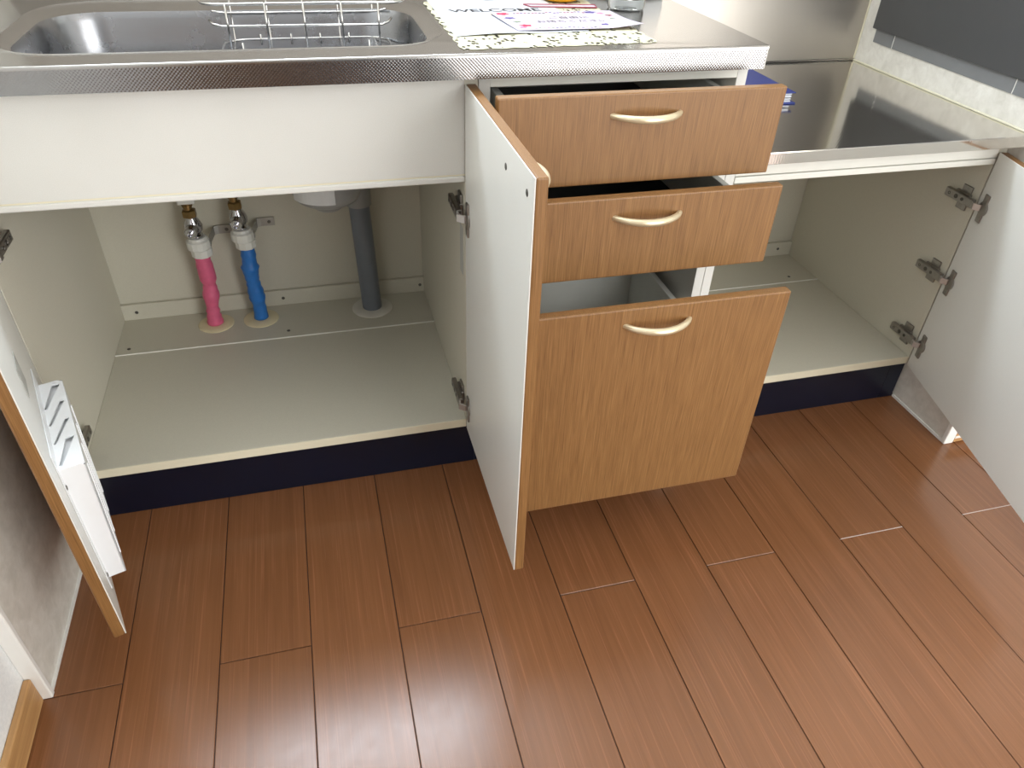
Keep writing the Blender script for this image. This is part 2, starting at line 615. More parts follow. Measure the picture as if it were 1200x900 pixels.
def baseboard(name, xw, sgn, y0, y1, label):
    bm = bmesh.new()
    xf = xw + sgn * 0.0105
    add_box(bm, (min(xw, xf), y0, 0.001), (max(xw, xf), y1, 0.057), 0.0025, 2)
    b = struct(fin(name, bm, 'baseboard'), label, 'baseboard')
    return b


baseboard('baseboard_left', WLX, 1, FY, YPL - 0.0105, 'pale wooden baseboard at the foot of the white wall beside the sink')
bb = struct(box('baseboard_right', (WRX + 0.0025, YPR - 0.0105, 0.001), (RX, YPR, 0.057), 'baseboard', None, 0.002), 'pale wooden baseboard on the wall behind the wide open cabinet door', 'baseboard')
box('edge_line', (WRX + 0.0025, YPR - 0.0115, 0.013), (RX, YPR - 0.0100, 0.019), 'trim', bb, 0)


# stainless backsplash, and an added sheet behind the sink
sp = thing('backsplash', 'brushed stainless steel backsplash sheet behind the low counter, with an unseen grey sheet added behind the sink', 'backsplash', (0.7, 0.4955, ZS))
box('sheet', (0.4405, 0.4955, ZS + 0.0006), (XR - 0.0005, YW - 0.0005, 1.5), 'splash', sp, 0.0005)
box('unseen_sink_sheet', (XL + 0.001, YW - 0.004, ZC + 0.0006), (0.4395, YW - 0.0005, 1.5), 'grey_panel', sp, 0.0005)  # unseen grey sheet, added so the worktop reflects something darker
box('bottom_bead', (0.4405, 0.4925, ZS + 0.0006), (XR - 0.0005, 0.4954, ZS + 0.0045), 'steel', sp, 0.0006)
box('corner_bead', (XR - 0.0035, 0.4925, ZS + 0.0046), (XR - 0.0003, 0.4954, 1.5), 'caulk', sp, 0.0006)

# dark board and grey tiles on the right wall
bd = thing('wall_board', 'flat dark grey board on the pale wall above the low steel counter', 'board', (XR, 0.25, 0.713))
box('board', (XR - 0.0085, -0.06, 0.713), (XR - 0.0025, 0.4535, 1.22), 'board', bd, 0.001)
tl = thing('tile_strip', 'row of grey wall tiles showing below the dark grey board', 'tile', (XR, 0.2, 0.6855))
box('backing', (XR - 0.0012, -0.100, 0.6858), (XR - 0.0002, 0.4465, 0.80), 'trim', tl, 0)
for a, b in ((0.3845, 0.4465), (0.0435, 0.3815), (-0.100, 0.0405)):
    box('tile', (XR - 0.0024, a, 0.6855), (XR - 0.0012, b, 0.8), 'tile', tl, 0.0003)

# ------------------------------------------------------------------ hinges, doors, drawers
def bow_points(p0, p1, out, n=22, depth=0.027):
    p0, p1, out = Vector(p0), Vector(p1), Vector(out)
    pts = []
    for i in range(n + 1):
        t = i / n
        pts.append(p0.lerp(p1, t) + out * (depth * (1 - (2 * t - 1) ** 2) ** 0.8 - 0.002))
    return pts


def bow_handle(parent, p0, p1, out, depth=0.027):
    pts = bow_points(p0, p1, out, depth=depth)
    n = len(pts)
    rad = [0.0043 + 0.0012 * math.sin(math.pi * i / (n - 1)) for i in range(n)]
    bm = bmesh.new()
    add_tube(bm, pts, rad, 12)
    o = fin('handle', bm, 'gold', parent)
    autosmooth(o, 60)
    o['label'] = 'champagne bow handle'
    return o


def make_door(root, pivot, dv, nrm, w, z0, z1, thick=0.016, handle_z=None, caps=()):
    """pivot: inner-face corner at the hinge, dv: along the width, nrm: out of the inner face"""
    pivot, dv, nrm = Vector(pivot), Vector(dv).normalized(), Vector(nrm).normalized()

    def T(p):
        q = pivot + dv * p.x + nrm * p.y
        return Vector((q.x, q.y, p.z))
    bm = bmesh.new()
    add_box(bm, (0, -thick, z0), (w, -0.0012, z1), 0.0025, 3, T)
    d = fin('door', bm, 'oak', root)
    bm = bmesh.new()
    add_box(bm, (0.0006, -0.0016, z0 + 0.0006), (w - 0.0008, 0, z1 - 0.0006), 0.0003, 1, T)
    ip = fin('inner_face', bm, 'door_white', d)
    ip['label'] = 'white inner face of the door'
    hz = handle_z
    bow_handle(d, T(Vector((w - 0.034, -thick, hz))), T(Vector((w - 0.138, -thick, hz))), -nrm, 0.023)
    for s, z in caps:
        c = T(Vector((s, 0.0, z)))
        o = lathe('screw', c, nrm, [(-0.002, 0.0045), (0.0004, 0.0045), (0.001, 0.003), (0.0012, 0.0)], 'screw', d, 14)
    return d, T


def make_hinge(root, xs, sg, z, T, cup_s=0.024):
    """xs: inner face of side panel, sg: direction into the cabinet, T: door frame"""
    def W(p):
        return Vector((xs + sg * p.x, p.y, z + p.z))
    bm = bmesh.new()
    add_box(bm, (0.0004, 0.017, -0.024), (0.0040, 0.041, 0.024), 0.0012, 2, W)
    add_box(bm, (0.0004, 0.014, -0.010), (0.006, 0.052, 0.010), 0.001, 1, W)
    for dz in (-0.0165, 0.0165):
        add_lathe(bm, W(Vector((0.0030, 0.030, dz))), (sg, 0, 0), [(0, 0.0042), (0.0012, 0.0042), (0.0016, 0.002)], 12)
    h = fin('hinge', bm, 'hinge', root)
    h['label'] = 'nickel cup hinge'
    bm = bmesh.new()
    # channel-shaped arm
    add_box(bm, (0.006, -0.004, -0.0085), (0.0150, 0.068, 0.0085), 0.0018, 2, W)
    add_box(bm, (0.0145, 0.044, -0.0045), (0.0155, 0.062, 0.0045), 0.0004, 1, W)
    arm = fin('arm', bm, 'hinge', h)
    bm = bmesh.new()
    for yy, r in ((0.056, 0.0032), (0.038, 0.0045), (0.022, 0.0034)):
        add_lathe(bm, W(Vector((0.0142, yy, 0))), (sg, 0, 0), [(0, r), (0.0016, r), (0.0018, r * 0.6), (0.0012, r * 0.55), (0.0012, 0)], 12)
    fin('adjusting_screw', bm, 'screw', h)
    # cup plate on the door
    bm = bmesh.new()
    add_box(bm, (cup_s - 0.0075, 0.0002, z - 0.0275), (cup_s + 0.0075, 0.0036, z + 0.0275), 0.0014, 2, T)
    q = T(Vector((cup_s, 0.0, z)))
    nn = (T(Vector((cup_s, 1.0, z))) - q).normalized()
    add_lathe(bm, q + nn * 0.0005, nn, [(0, 0.0135), (0.0026, 0.0135), (0.0034, 0.0115), (0.0034, 0)], 20)
    for dz in (-0.0205, 0.0205):
        add_lathe(bm, q + Vector((0, 0, dz)) + nn * 0.0025, nn, [(0, 0.004), (0.0014, 0.004), (0.0018, 0.002)], 10)
    fin('cup_plate', bm, 'hinge', h)
    # folded link between arm and cup
    a = W(Vector((0.0125, -0.002, 0)))
    b = T(Vector((cup_s - 0.003, 0.0045, z)))
    mid = a.lerp(b, 0.55) + Vector((sg * 0.004, 0, 0)) + nn * 0.003
    bm = bmesh.new()
    loops = []
    for p in (a, mid, b):
        d = Vector((b.x - a.x, b.y - a.y, 0)).normalized()
        s_ = Vector((-d.y, d.x, 0))
        loops.append([p + s_ * 0.002 + Vector((0, 0, 0.006)), p - s_ * 0.002 + Vector((0, 0, 0.006)), p - s_ * 0.002 - Vector((0, 0, 0.006)), p + s_ * 0.002 - Vector((0, 0, 0.006))])
    add_loft(bm, loops)
    fin('link', bm, 'hinge_copper', h)
    return h


def screw_heads(parent, pts, axis):
    for p in pts:
        lathe('screw', p, axis, [(-0.001, 0.0038), (0.0006, 0.0038), (0.0008, 0.0026), (0.0002, 0.0018), (0.0002, 0)], 'screw', parent, 12)


# ------------------------------------------------------------------ sink cabinet
sc = thing('sink_cabinet', 'white sink cabinet with both doors open and water pipes inside', 'cabinet', (-0.36, 0.25, 0))
box('side_panel', (XL + 0.0005, 0.0, ZK), (XL + PW, YB, ZC - HF - 0.002), 'interior', sc, 0.0008)
box('side_panel', (-PW, 0.0, ZK), (-0.0006, YB, ZC - HF - 0.002), 'interior', sc, 0.0008)
box('floor_panel', (XL + PW, 0.0015, ZK), (-PW, YSTRIP, ZT), 'interior', sc, 0.0012)
eb = box('edge_strip', (XL + PW, -0.0012, ZK), (-PW, 0.0014, ZT), 'edge_band', sc, 0.0008)
box('rear_floor_strip', (XL + PW, YSTRIP + 0.0016, ZK), (-PW, YB, ZT + 0.0012), 'interior', sc, 0.0006)
box('joint_strip', (XL + PW, YSTRIP, ZT - 0.004), (-PW, YSTRIP + 0.0018, ZT + 0.0022), 'rail', sc, 0.0004)
box('back_panel', (XL + PW, YB, ZK), (-PW, YW - 0.0003, ZC - HF - 0.03), 'interior', sc, 0)
bt = box('batten', (XL + PW, YB - 0.009, ZT + 0.0012), (-PW, YB - 0.0002, 0.167), 'interior', sc, 0.0008)
screw_heads(bt, [(-0.352, YB - 0.009, 0.147), (-0.03, YB - 0.009, 0.147), (-0.67, YB - 0.009, 0.147)], (0, -1, 0))
rs = [(-0.345, 0.385, ZT + 0.0012), (-0.675, 0.38, ZT + 0.0012)]
screw_heads(sc, rs, (0, 0, 1))
ap = box('apron', (XL + PW, 0.0, 0.6176), (-PW, 0.018, ZC - HF - 0.001), 'white', sc, 0.0008)
box('edge_band', (XL + PW, -0.0022, 0.6056), (-PW, 0.0185, 0.6152), 'white', ap, 0.0022)
box('groove', (XL + PW, 0.0008, 0.6150), (-PW, 0.0175, 0.6178), 'edge_band', ap, 0)
box('kick_board', (XL + 0.0015, YK, 0.0005), (-0.0006, YK + 0.014, ZK - 0.0006), 'navy', sc, 0.0006)

TH = 1.5741
dR, TR = make_door(sc, (-0.020, -0.003, 0), (-math.cos(TH), -math.sin(TH), 0), (-1, 0, 0), 0.3559, DZB, DZT, 0.016, 0.722,
                   caps=((0.236, 0.7197), (0.329, 0.7246)))
for z in (0.553, 0.172):
    make_hinge(sc, -PW, -1, z, TR, 0.022)
TL_ = 1.251
dvL = Vector((math.cos(TL_), -math.sin(TL_), 0))
nL = Vector((math.sin(TL_), math.cos(TL_), 0))
dL, TLd = make_door(sc, (XL + PW, -0.003, 0), dvL, nL, 0.3559, DZB, DZT, 0.016, 0.722)
for z in (0.545, 0.170):
    make_hinge(sc, XL + PW, 1, z, TLd, 0.022)
lb = box('label', (-PW - 0.0006, 0.018, 0.432), (-PW - 0.0001, 0.042, 0.520), 'label_grey', sc, 0)
lb['label'] = 'small grey paper label'
bm = bmesh.new()
add_box(bm, (0.19, 0.0002, 0.455), (0.235, 0.0007, 0.50), 0, 1, TLd)
o = fin('label', bm, 'label_grey', dL)

# ------------------------------------------------------------------ drawer cabinet
dc = thing('drawer_cabinet', 'cabinet with three pulled out oak drawers', 'cabinet', (0.216, 0.25, 0))
box('side_panel', (0.0006, 0.0, ZK), (0.018, YB, ZC - HF - 0.002), 'white', dc, 0.0008)
box('side_panel', (XD - 0.018, 0.0, ZK), (XD - 0.0004, YB, ZC - HF - 0.002), 'white', dc, 0.0008)
box('floor_panel', (0.018, 0.0, ZK), (XD - 0.018, YB, ZT), 'interior', dc, 0.0008)
box('back_panel', (0.018, YB, ZK), (XD - 0.018, YW - 0.0003, ZC - HF - 0.01), 'interior', dc, 0)
box('top_rail', (0.018, 0.0, 0.745), (XD - 0.018, 0.06, ZC - HF - 0.001), 'rail', dc, 0.0008)
box('kick_board', (0.0, YK, 0.0005), (XD - 0.0004, YK + 0.014, ZK - 0.0006), 'navy', dc, 0.0006)
DX0, DX1 = 0.0026, 0.4357
for (yf, zb, zt, hz, depth, dark) in ((-0.1068, 0.6313, 0.7601, 0.730, 0.43, True), (-0.1568, 0.5027, 0.6308, 0.600, 0.43, True), (-0.2434, 0.1072, 0.4977, 0.469, 0.45, False)):
    f0, f1 = yf, yf + 0.017
    x0, x1 = 0.032, XD - 0.032
    tb = zt - 0.032 if dark else 0.332
    bb_ = zb + (0.012 if dark else 0.03)
    yb_ = f1 + depth
    bm = bmesh.new()
    w = 0.012
    add_box(bm, (x0, f1, bb_), (x0 + w, yb_, tb), 0.0008, 1)
    add_box(bm, (x1 - w, f1, bb_), (x1, yb_, tb), 0.0008, 1)
    add_box(bm, (x0 + w, yb_ - w, bb_), (x1 - w, yb_, tb), 0.0008, 1)
    add_box(bm, (x0 + w, f1, bb_), (x1 - w, f1 + w, tb), 0.0008, 1)
    add_box(bm, (x0 + w, f1 + w, bb_), (x1 - w, yb_ - w, bb_ + 0.006), 0, 1)
    dr = fin('drawer', bm, 'drawer', dc)
    fr = box('front', (DX0, f0, zb), (DX1, f1 - 0.0002, zt), 'oak', dr, 0.0022, 3)
    fr['label'] = 'oak drawer front'
    xm = (DX0 + DX1) / 2
    bow_handle(dr, (xm - 0.052, f0, hz), (xm + 0.052, f0, hz), (0, -1, 0))
    if dark:
        box('liner', (x0 + w + 0.001, f1 + w + 0.001, bb_ + 0.0062), (x1 - w - 0.001, yb_ - w - 0.001, bb_ + 0.008), 'liner', dr, 0)
    for xa, xb in ((0.0185, x0 - 0.0005), (x1 + 0.0005, XD - 0.0185)):
        box('runner', (xa, f1 + 0.01, bb_ + 0.004), (xb, yb_, bb_ + 0.02), 'rail', dr, 0.0008)

# ------------------------------------------------------------------ stove-side cabinet
st = thing('low_cabinet', 'empty low cabinet with one wide open door and three hinges', 'cabinet', (0.72, 0.25, 0))
ZR = 0.5697
XI = XR - PW
box('side_panel', (XD + 0.0004, 0.0, ZK), (XD + 0.018, YB, ZS - HS - 0.001), 'white', st, 0.0008)
box('side_panel', (XI, 0.0, ZK), (XR - 0.0008, YB, ZS - HS - 0.001), 'interior', st, 0.0008)
box('floor_panel', (XD + 0.018, 0.0015, ZK), (XI, YSTRIP, ZT), 'interior', st, 0.0012)
box('edge_strip', (XD + 0.018, -0.0012, ZK), (XI, 0.0014, ZT), 'edge_band', st, 0.0008)
box('rear_floor_strip', (XD + 0.018, YSTRIP + 0.0016, ZK), (XI, YB, ZT + 0.0012), 'interior', st, 0.0006)
box('joint_strip', (XD + 0.018, YSTRIP, ZT - 0.004), (XI, YSTRIP + 0.0018, ZT + 0.0022), 'rail', st, 0.0004)
box('back_panel', (XD + 0.018, YB, ZK), (XI, YW - 0.0003, ZS - HS - 0.03), 'interior', st, 0)
bt = box('batten', (XD + 0.018, YB - 0.009, ZT + 0.0012), (XI, YB - 0.0002, 0.167), 'interior', st, 0.0008)
screw_heads(bt, [(0.955, YB - 0.009, 0.149), (0.70, YB - 0.009, 0.149)], (0, -1, 0))
screw_heads(st, [(0.925, 0.385, ZT + 0.0012), (0.65, 0.385, ZT + 0.0012)], (0, 0, 1))
rl = box('rail', (XD + 0.018, 0.0, ZR + 0.0125), (XI, 0.02, ZS - HS - 0.001), 'rail', st, 0.0008)
box('edge_band', (XD + 0.018, -0.0022, ZR), (XI, 0.0205, ZR + 0.0112), 'rail', rl, 0.0018)
box('kick_board', (XD + 0.0, YK, 0.0005), (XR - 0.042, YK + 0.014, ZK - 0.0006), 'navy', st, 0.0006)
box('kick_filler', (XR - 0.0412, YK, 0.0005), (XR - 0.0035, YK + 0.014, ZK - 0.0006), 'navy', st, 0.0006)
dvS = Vector((-0.2505, -0.9681, 0))
nS = Vector((-0.9681, 0.2505, 0))
dS, TS = make_door(st, (0.9945, -0.003, 0), dvS, nS, 0.555, DZB, 0.594, 0.016, 0.565)
for z in (0.492, 0.330, 0.172):
    make_hinge(st, XI, -1, z, TS, 0.024)

# ------------------------------------------------------------------ steel worktops
sk = thing('sink_worktop', 'stainless steel worktop with pressed sink and embossed front edge', 'worktop', (-0.15, 0.23, ZC - HF))
XE = 0.4349
# top sheet with the pressed rim
bm = bmesh.new()
x0, x1, y0, y1 = XL + 0.0005, XE, YF + 0.0030, YW - 0.0005
OX = (-0.630, -0.030, 0.013, 0.357)
loops = [rrect(x0, x1, y0, y1, 0.0004, ZC - 0.0004),
         rrect(OX[0], OX[1], OX[2], OX[3], 0.095, ZC),
         rrect(OX[0] + 0.002, OX[1] - 0.002, OX[2] + 0.0006, OX[3] - 0.002, 0.094, ZC + 0.0012),
         rrect(OX[0] + 0.006, OX[1] - 0.006, OX[2] + 0.0014, OX[3] - 0.008, 0.091, ZC - 0.0022),
         rrect(-0.611, -0.052, 0.0160, 0.312, 0.082, ZC - 0.0040),
         rrect(-0.607, -0.058, 0.0175, 0.306, 0.080, ZC - 0.0060)]
add_loft(bm, loops, False, False)
o = fin('top_sheet', bm, 'steel', sk)
autosmooth(o, 40)
bm = bmesh.new()
loops = [rrect(-0.607, -0.058, 0.0175, 0.306, 0.080, ZC - 0.0060),
         rrect(-0.603, -0.063, 0.020, 0.301, 0.077, ZC - 0.016),
         rrect(-0.596, -0.071, 0.026, 0.294, 0.072, ZC - 0.10),
         rrect(-0.588, -0.080, 0.033, 0.286, 0.066, ZC - 0.150),
         rrect(-0.570, -0.098, 0.050, 0.268, 0.052, ZC - 0.163),
         rrect(-0.540, -0.128, 0.080, 0.238, 0.03, ZC - 0.166)]
add_loft(bm, loops, False, True)
o = fin('sink_bowl', bm, 'bowl', sk)
autosmooth(o, 50)
o['label'] = 'pressed stainless sink bowl'
# front edge: rolled nose plus embossed fascia
bm = bmesh.new()
ny = YF + 0.003
prof = [(ny + 0.001, ZC - 0.0006), (ny - 0.0005, ZC - 0.0004), (YF + 0.0008, ZC - 0.0014), (YF, ZC - 0.0030), (YF, ZC - 0.0052)]
loops = [[Vector((x, a, b)) for x in (XL + 0.0005, XE)] for a, b in prof]
add_loft(bm, loops, False, False, closed=False)
o = fin('front_nose', bm, 'steel', sk)
autosmooth(o, 60)
bm = bmesh.new()
add_box(bm, (XL + 0.0005, YF, ZC - HF), (XE - 0.002, YF + 0.0016, ZC - 0.0052), 0, 1)
fa = fin('fascia', bm, 'emboss', sk)
fa['label'] = 'embossed steel front edge'
box('bottom_lip', (XL + 0.0005, YF + 0.0016, ZC - HF), (XE - 0.002, YF + 0.020, ZC - HF + 0.0012), 'steel', sk, 0.0003)
box('side_edge', (XE - 0.0018, YF + 0.0003, ZC - HF), (XE + 0.0004, YW - 0.0005, ZC - 0.0006), 'steel', sk, 0.0006)

lw = thing('low_worktop', 'low stainless steel counter against the pale side wall', 'worktop', (0.72, 0.23, ZS - HS))
box('top_sheet', (XD + 0.0008, YSF + 0.0006, ZS - 0.003), (XR - 0.0006, YW - 0.0005, ZS), 'emboss_top', lw, 0.0008)
box('fascia', (XD + 0.0008, YSF, ZS - HS), (XR - 0.0006, YSF + 0.0015, ZS - 0.0012), 'emboss_top', lw, 0.0006)
box('bottom_lip', (XD + 0.0008, YSF + 0.0015, ZS - HS), (XR - 0.0006, 0.0, ZS - HS + 0.001), 'steel', lw, 0)
box('caulk_bead', (XR - 0.0040, YSF + 0.002, ZS + 0.0002), (XR - 0.0005, 0.4920, ZS + 0.0035), 'caulk', lw, 0.0008)

# ------------------------------------------------------------------ pipes in the sink cabinet
def supply(name, label, x, y, tape, lean, zt_, rlab):
    t = thing(name, label, 'water pipe', (x, y, ZT + 0.0012))
    rnd = random.Random(name)
    z0 = ZT + 0.0012
    lathe('rosette', (x, y, z0), (0, 0, 1), [(0, 0.0385), (0.0015, 0.0385), (0.004, 0.034), (0.005, 0.019), (0.0045, 0.012)], 'rosette', t, 32)
    # taped pipe with wrinkles
    pts, rad = [], []
    n = 26
    for i in range(n + 1):
        u = i / n
        z = z0 + 0.004 + (zt_ - z0) * u
        wob = 0.0025 * math.sin(u * 7 + x * 30)
        pts.append((x + lean * u + wob * 0.6, y + wob * 0.4, z))
        rad.append(0.0155 + 0.0016 * rnd.uniform(-1, 1) + 0.0015 * math.sin(u * 15 + x * 9) + (0.002 if 0.62 < u < 0.75 else 0))
    bm = bmesh.new()
    add_tube(bm, pts, rad, 18)
    s = fin('taped_pipe', bm, tape, t, True)
    s['label'] = rlab
    xt = x + lean
    zz = zt_ + 0.003
    lathe('collar', (xt, y, zz), (0, 0, 1), [(0, 0.020), (0.0015, 0.0215), (0.016, 0.0215), (0.0175, 0.020)], 'nylon', t, 10, False)
    lathe('union_nut', (xt - 0.003, y - 0.002, zz + 0.018), (0, 0, 1), [(0, 0.019), (0.002, 0.0235), (0.018, 0.0235), (0.021, 0.020), (0.026, 0.018)], 'nylon', t, 14, False)
    zv = zz + 0.044
    v = lathe('stop_valve', (xt - 0.004, y, zv), (-0.03, 0, 1), [(0, 0.0145), (0.004, 0.0145), (0.008, 0.011), (0.013, 0.0165), (0.023, 0.0185), (0.033, 0.0155), (0.040, 0.011), (0.044, 0.011)], 'chrome', t, 24)
    lathe('spindle', (xt - 0.006, y - 0.012, zv + 0.021), (-0.15, -1, -0.1), [(0, 0.0125), (0.016, 0.0125), (0.018, 0.0105), (0.018, 0.0058), (0.024, 0.0055), (0.0245, 0.004), (0.020, 0.003), (0.020, 0)], 'chrome', v, 20)
    zb = zv + 0.044
    lathe('brass_nut', (xt - 0.006, y, zb), (-0.03, 0, 1), [(0, 0.012), (0.001, 0.0145), (0.014, 0.0145), (0.016, 0.011)], 'brass', t, 6, False)
    lathe('brass_tube', (xt - 0.007, y, zb + 0.016), (-0.03, 0, 1), [(0, 0.0085), (0.006, 0.0085), (0.007, 0.0105), (0.011, 0.0105), (0.011, 0.0085), (0.26, 0.0085)], 'brass', t, 14)
    box('cover', (xt - 0.024, y - 0.010, zb + 0.029), (xt + 0.010, y + 0.012, zb + 0.075), 'nylon', t, 0.003)
    # bracket back to the wall panel
    bm = bmesh.new()
    zbk = zv - 0.016
    add_box(bm, (xt - 0.022, y - 0.004, zbk - 0.008), (xt + 0.022, y + 0.010, zbk + 0.004), 0.001, 1)
    loops = []
    for p in ((xt + 0.018, y + 0.004), (xt + 0.026, YB - 0.0060), (xt + 0.034, YB - 0.0035), (xt + 0.062, YB - 0.0035)):
        loops.append([Vector((p[0], p[1] - 0.0012, zbk - 0.009)), Vector((p[0], p[1] + 0.0012, zbk - 0.009)), Vector((p[0], p[1] + 0.0012, zbk + 0.010)), Vector((p[0], p[1] - 0.0012, zbk + 0.010))])
    add_loft(bm, loops)
    br = fin('bracket', bm, 'galv', t)
    screw_heads(br, [(xt + 0.051, YB - 0.0047, zbk)], (0, -1, 0))
    return t


supply('hot_water_pipe', 'pink taped water pipe with chrome stop valve in sink cabinet', -0.5008, 0.4462, 'pink', 0.006, 0.297, 'pink wrinkled tape')
supply('cold_water_pipe', 'blue taped water pipe with chrome stop valve in sink cabinet', -0.4037, 0.4482, 'blue', -0.001, 0.307, 'blue wrinkled tape')

dp = thing('drain_pipe', 'dark grey vertical drain pipe at the back of the sink cabinet', 'drain pipe', (-0.155, 0.4465, ZT + 0.0012))
lathe('rosette', (-0.152, 0.4465, ZT + 0.0012), (0, 0, 1), [(0, 0.0465), (0.0015, 0.0465), (0.004, 0.042), (0.005, 0.026), (0.0045, 0.018)], 'rosette_grey', dp, 36)
lathe('pipe', (-0.152, 0.4465, ZT + 0.004), (-0.032, 0, 1), [(0, 0.0222), (0.27, 0.0222)], 'pvc', dp, 28)
lathe('coupling', (-0.1605, 0.4465, 0.388), (0, 0, 1), [(0, 0.0235), (0.001, 0.027), (0.050, 0.0275), (0.052, 0.030), (0.075, 0.030)], 'pvc_light', dp, 28)
tr = thing('sink_trap', 'grey bowl shaped drain trap hanging under the sink', 'drain trap', (-0.225, 0.30, 0.445))
lathe('trap_bowl', (-0.225, 0.30, 0.446), (0, 0, 1), [(0, 0.010), (0.002, 0.022), (0.010, 0.032), (0.018, 0.037), (0.0185, 0.046), (0.026, 0.058), (0.040, 0.0655), (0.07, 0.067), (0.12, 0.067), (0.178, 0.06)], 'pvc_light', tr, 36)
bm = bmesh.new()
loops = []
for z in (0.482, 0.53):
    loops.append([Vector((-0.225 + 0.0678 * math.cos(a), 0.30 + 0.0678 * math.sin(a), z)) for a in [math.radians(205 + 7.5 * i) for i in range(11)]])
add_loft(bm, loops, False, False, closed=False)
fin('sticker', bm, 'label_white', tr)
bm = bmesh.new()
add_tube(bm, [(-0.20, 0.34, 0.515), (-0.178, 0.38, 0.505), (-0.165, 0.415, 0.49), (-0.157, 0.438, 0.472), (-0.155, 0.4465, 0.455)], 0.021, 18)
fin('outlet', bm, 'pvc_light', tr, True)
lathe('clamp_ring', (-0.189, 0.36, 0.510), (0.5, 0.86, -0.12), [(0, 0.026), (0.012, 0.026)], 'pvc_light', tr, 20)

# ------------------------------------------------------------------ knife rack on the left door
kr = thing('knife_rack', 'white plastic knife rack with slanted slots inside the sink cabinet door', 'rack', tuple(TLd(Vector((0.18, 0.0, 0.146)))))
SA, SB, OD, RZ0, RZ1 = 0.083, 0.291, 0.032, 0.150, 0.375


def TP(p):   # plate frame: a along the door, b out of it
    return TLd(Vector((p.x, p.y, p.z)))


slots = [[(0.1502, 0.0048), (0.1487, 0.0022), (0.0915, 0.0194), (0.0935, 0.0265)],
         [(0.1918, 0.0052), (0.1902, 0.0030), (0.1366, 0.0232), (0.1386, 0.0272)],
         [(0.2354, 0.0052), (0.2342, 0.0033), (0.1822, 0.0238), (0.1832, 0.0278)],
         [(0.2840, 0.0066), (0.2822, 0.0040), (0.2273, 0.0198), (0.2262, 0.0280)]]
def widen(q):
    c = sum((Vector(p) for p in q), Vector((0, 0))) / 4
    a, b = (Vector(q[0]) + Vector(q[1])) / 2, (Vector(q[2]) + Vector(q[3])) / 2
    out = []
    for p, m_ in zip(q, (a, a, b, b)):
        r_ = m_ + (Vector(p) - m_) * 1.45
        out.append((r_.x, min(r_.y, OD - 0.003)))
    return out
slots = [widen(q) for q in slots]
bm = bmesh.new()
add_plate(bm, [(SA, 0.0016), (SB, 0.0016), (SB, OD - 0.004), (SB - 0.004, OD), (SA + 0.006, OD), (SA, OD - 0.006)], [s for s in slots], RZ1 - 0.002, RZ1, TP)
fin('slotted_top', bm, 'rack', kr)
bm = bmesh.new()
add_box(bm, (SA + 0.004, 0.003, RZ1 - 0.009), (SB - 0.004, OD - 0.004, RZ1 - 0.007), 0, 1, TLd)
fin('slot_brightener', bm, 'rack', kr)  # plate added under the slots to lighten them
bm = bmesh.new()
# hollow tapering body: front wall, two ends, floor
def wallq(bm, pts, t):
    loops = [[TLd(Vector(p)) for p in pts], [TLd(Vector((p[0] + t[0], p[1] + t[1], p[2] + t[2]))) for p in pts]]
    add_loft(bm, loops)
OB = 0.025
wallq(bm, [(SA, OD, RZ1 - 0.002), (SB, OD, RZ1 - 0.002), (SB - 0.012, OB, RZ0), (SA + 0.012, OB, RZ0)], (0, -0.0016, 0))
for s0, s1, t in ((SA, SA + 0.012, 0.0016), (SB, SB - 0.012, -0.0016)):
    wallq(bm, [(s0, 0.0016, RZ1 - 0.002), (s0, OD, RZ1 - 0.002), (s1, OB, RZ0), (s1, 0.0016, RZ0)], (t, 0, 0))
wallq(bm, [(SA + 0.012, 0.0016, RZ0), (SB - 0.012, 0.0016, RZ0), (SB - 0.012, OB, RZ0), (SA + 0.012, OB, RZ0)], (0, 0, 0.0016))
fin('body', bm, 'rack', kr)
bm = bmesh.new()
add_box(bm, (SA - 0.004, 0.0002, RZ0 - 0.006), (SB + 0.006, 0.0016, RZ1 + 0.028), 0.0004, 1, TLd)
bp_ = fin('back_plate', bm, 'rack', kr)
for s, z in ((SB + 0.0005, 0.345), (SB - 0.0035, 0.165)):
    q = TLd(Vector((s, 0.0014, z)))
    lathe('screw', q, nL, [(0, 0.0035), (0.0012, 0.0035), (0.0016, 0.002)], 'screw', bp_, 10)
for i in range(4):
    s = SA + 0.03 + i * 0.048
    bm = bmesh.new()
    loops = [[TLd(Vector((s + a, o_, z))) for a, o_ in ((-0.002, ob - 0.0006), (0.002, ob - 0.0006), (0.002, ob + 0.0014), (-0.002, ob + 0.0014))] for z, ob in ((RZ1 - 0.03, OD - 0.0008), (RZ0 + 0.02, OB + 0.0006))]
    add_loft(bm, loops)
    fin('rib', bm, 'rack', kr)

# ------------------------------------------------------------------ things on the counters
ZP = ZC - 0.0001
# wire basket in the sink
wb = thing('wire_basket', 'stainless wire dish basket standing in the sink', 'basket', (-0.22, 0.25, ZC - 0.166))


def ring(x0, x1, y0, y1, r, z, k=5):
    return rrect(x0, x1, y0, y1, r, z, k)


def wire(name, pts, r, closed=False):
    bm = bmesh.new()
    add_tube(bm, pts, r, 8, closed)
    return fin(name, bm, 'wire', wb, True)


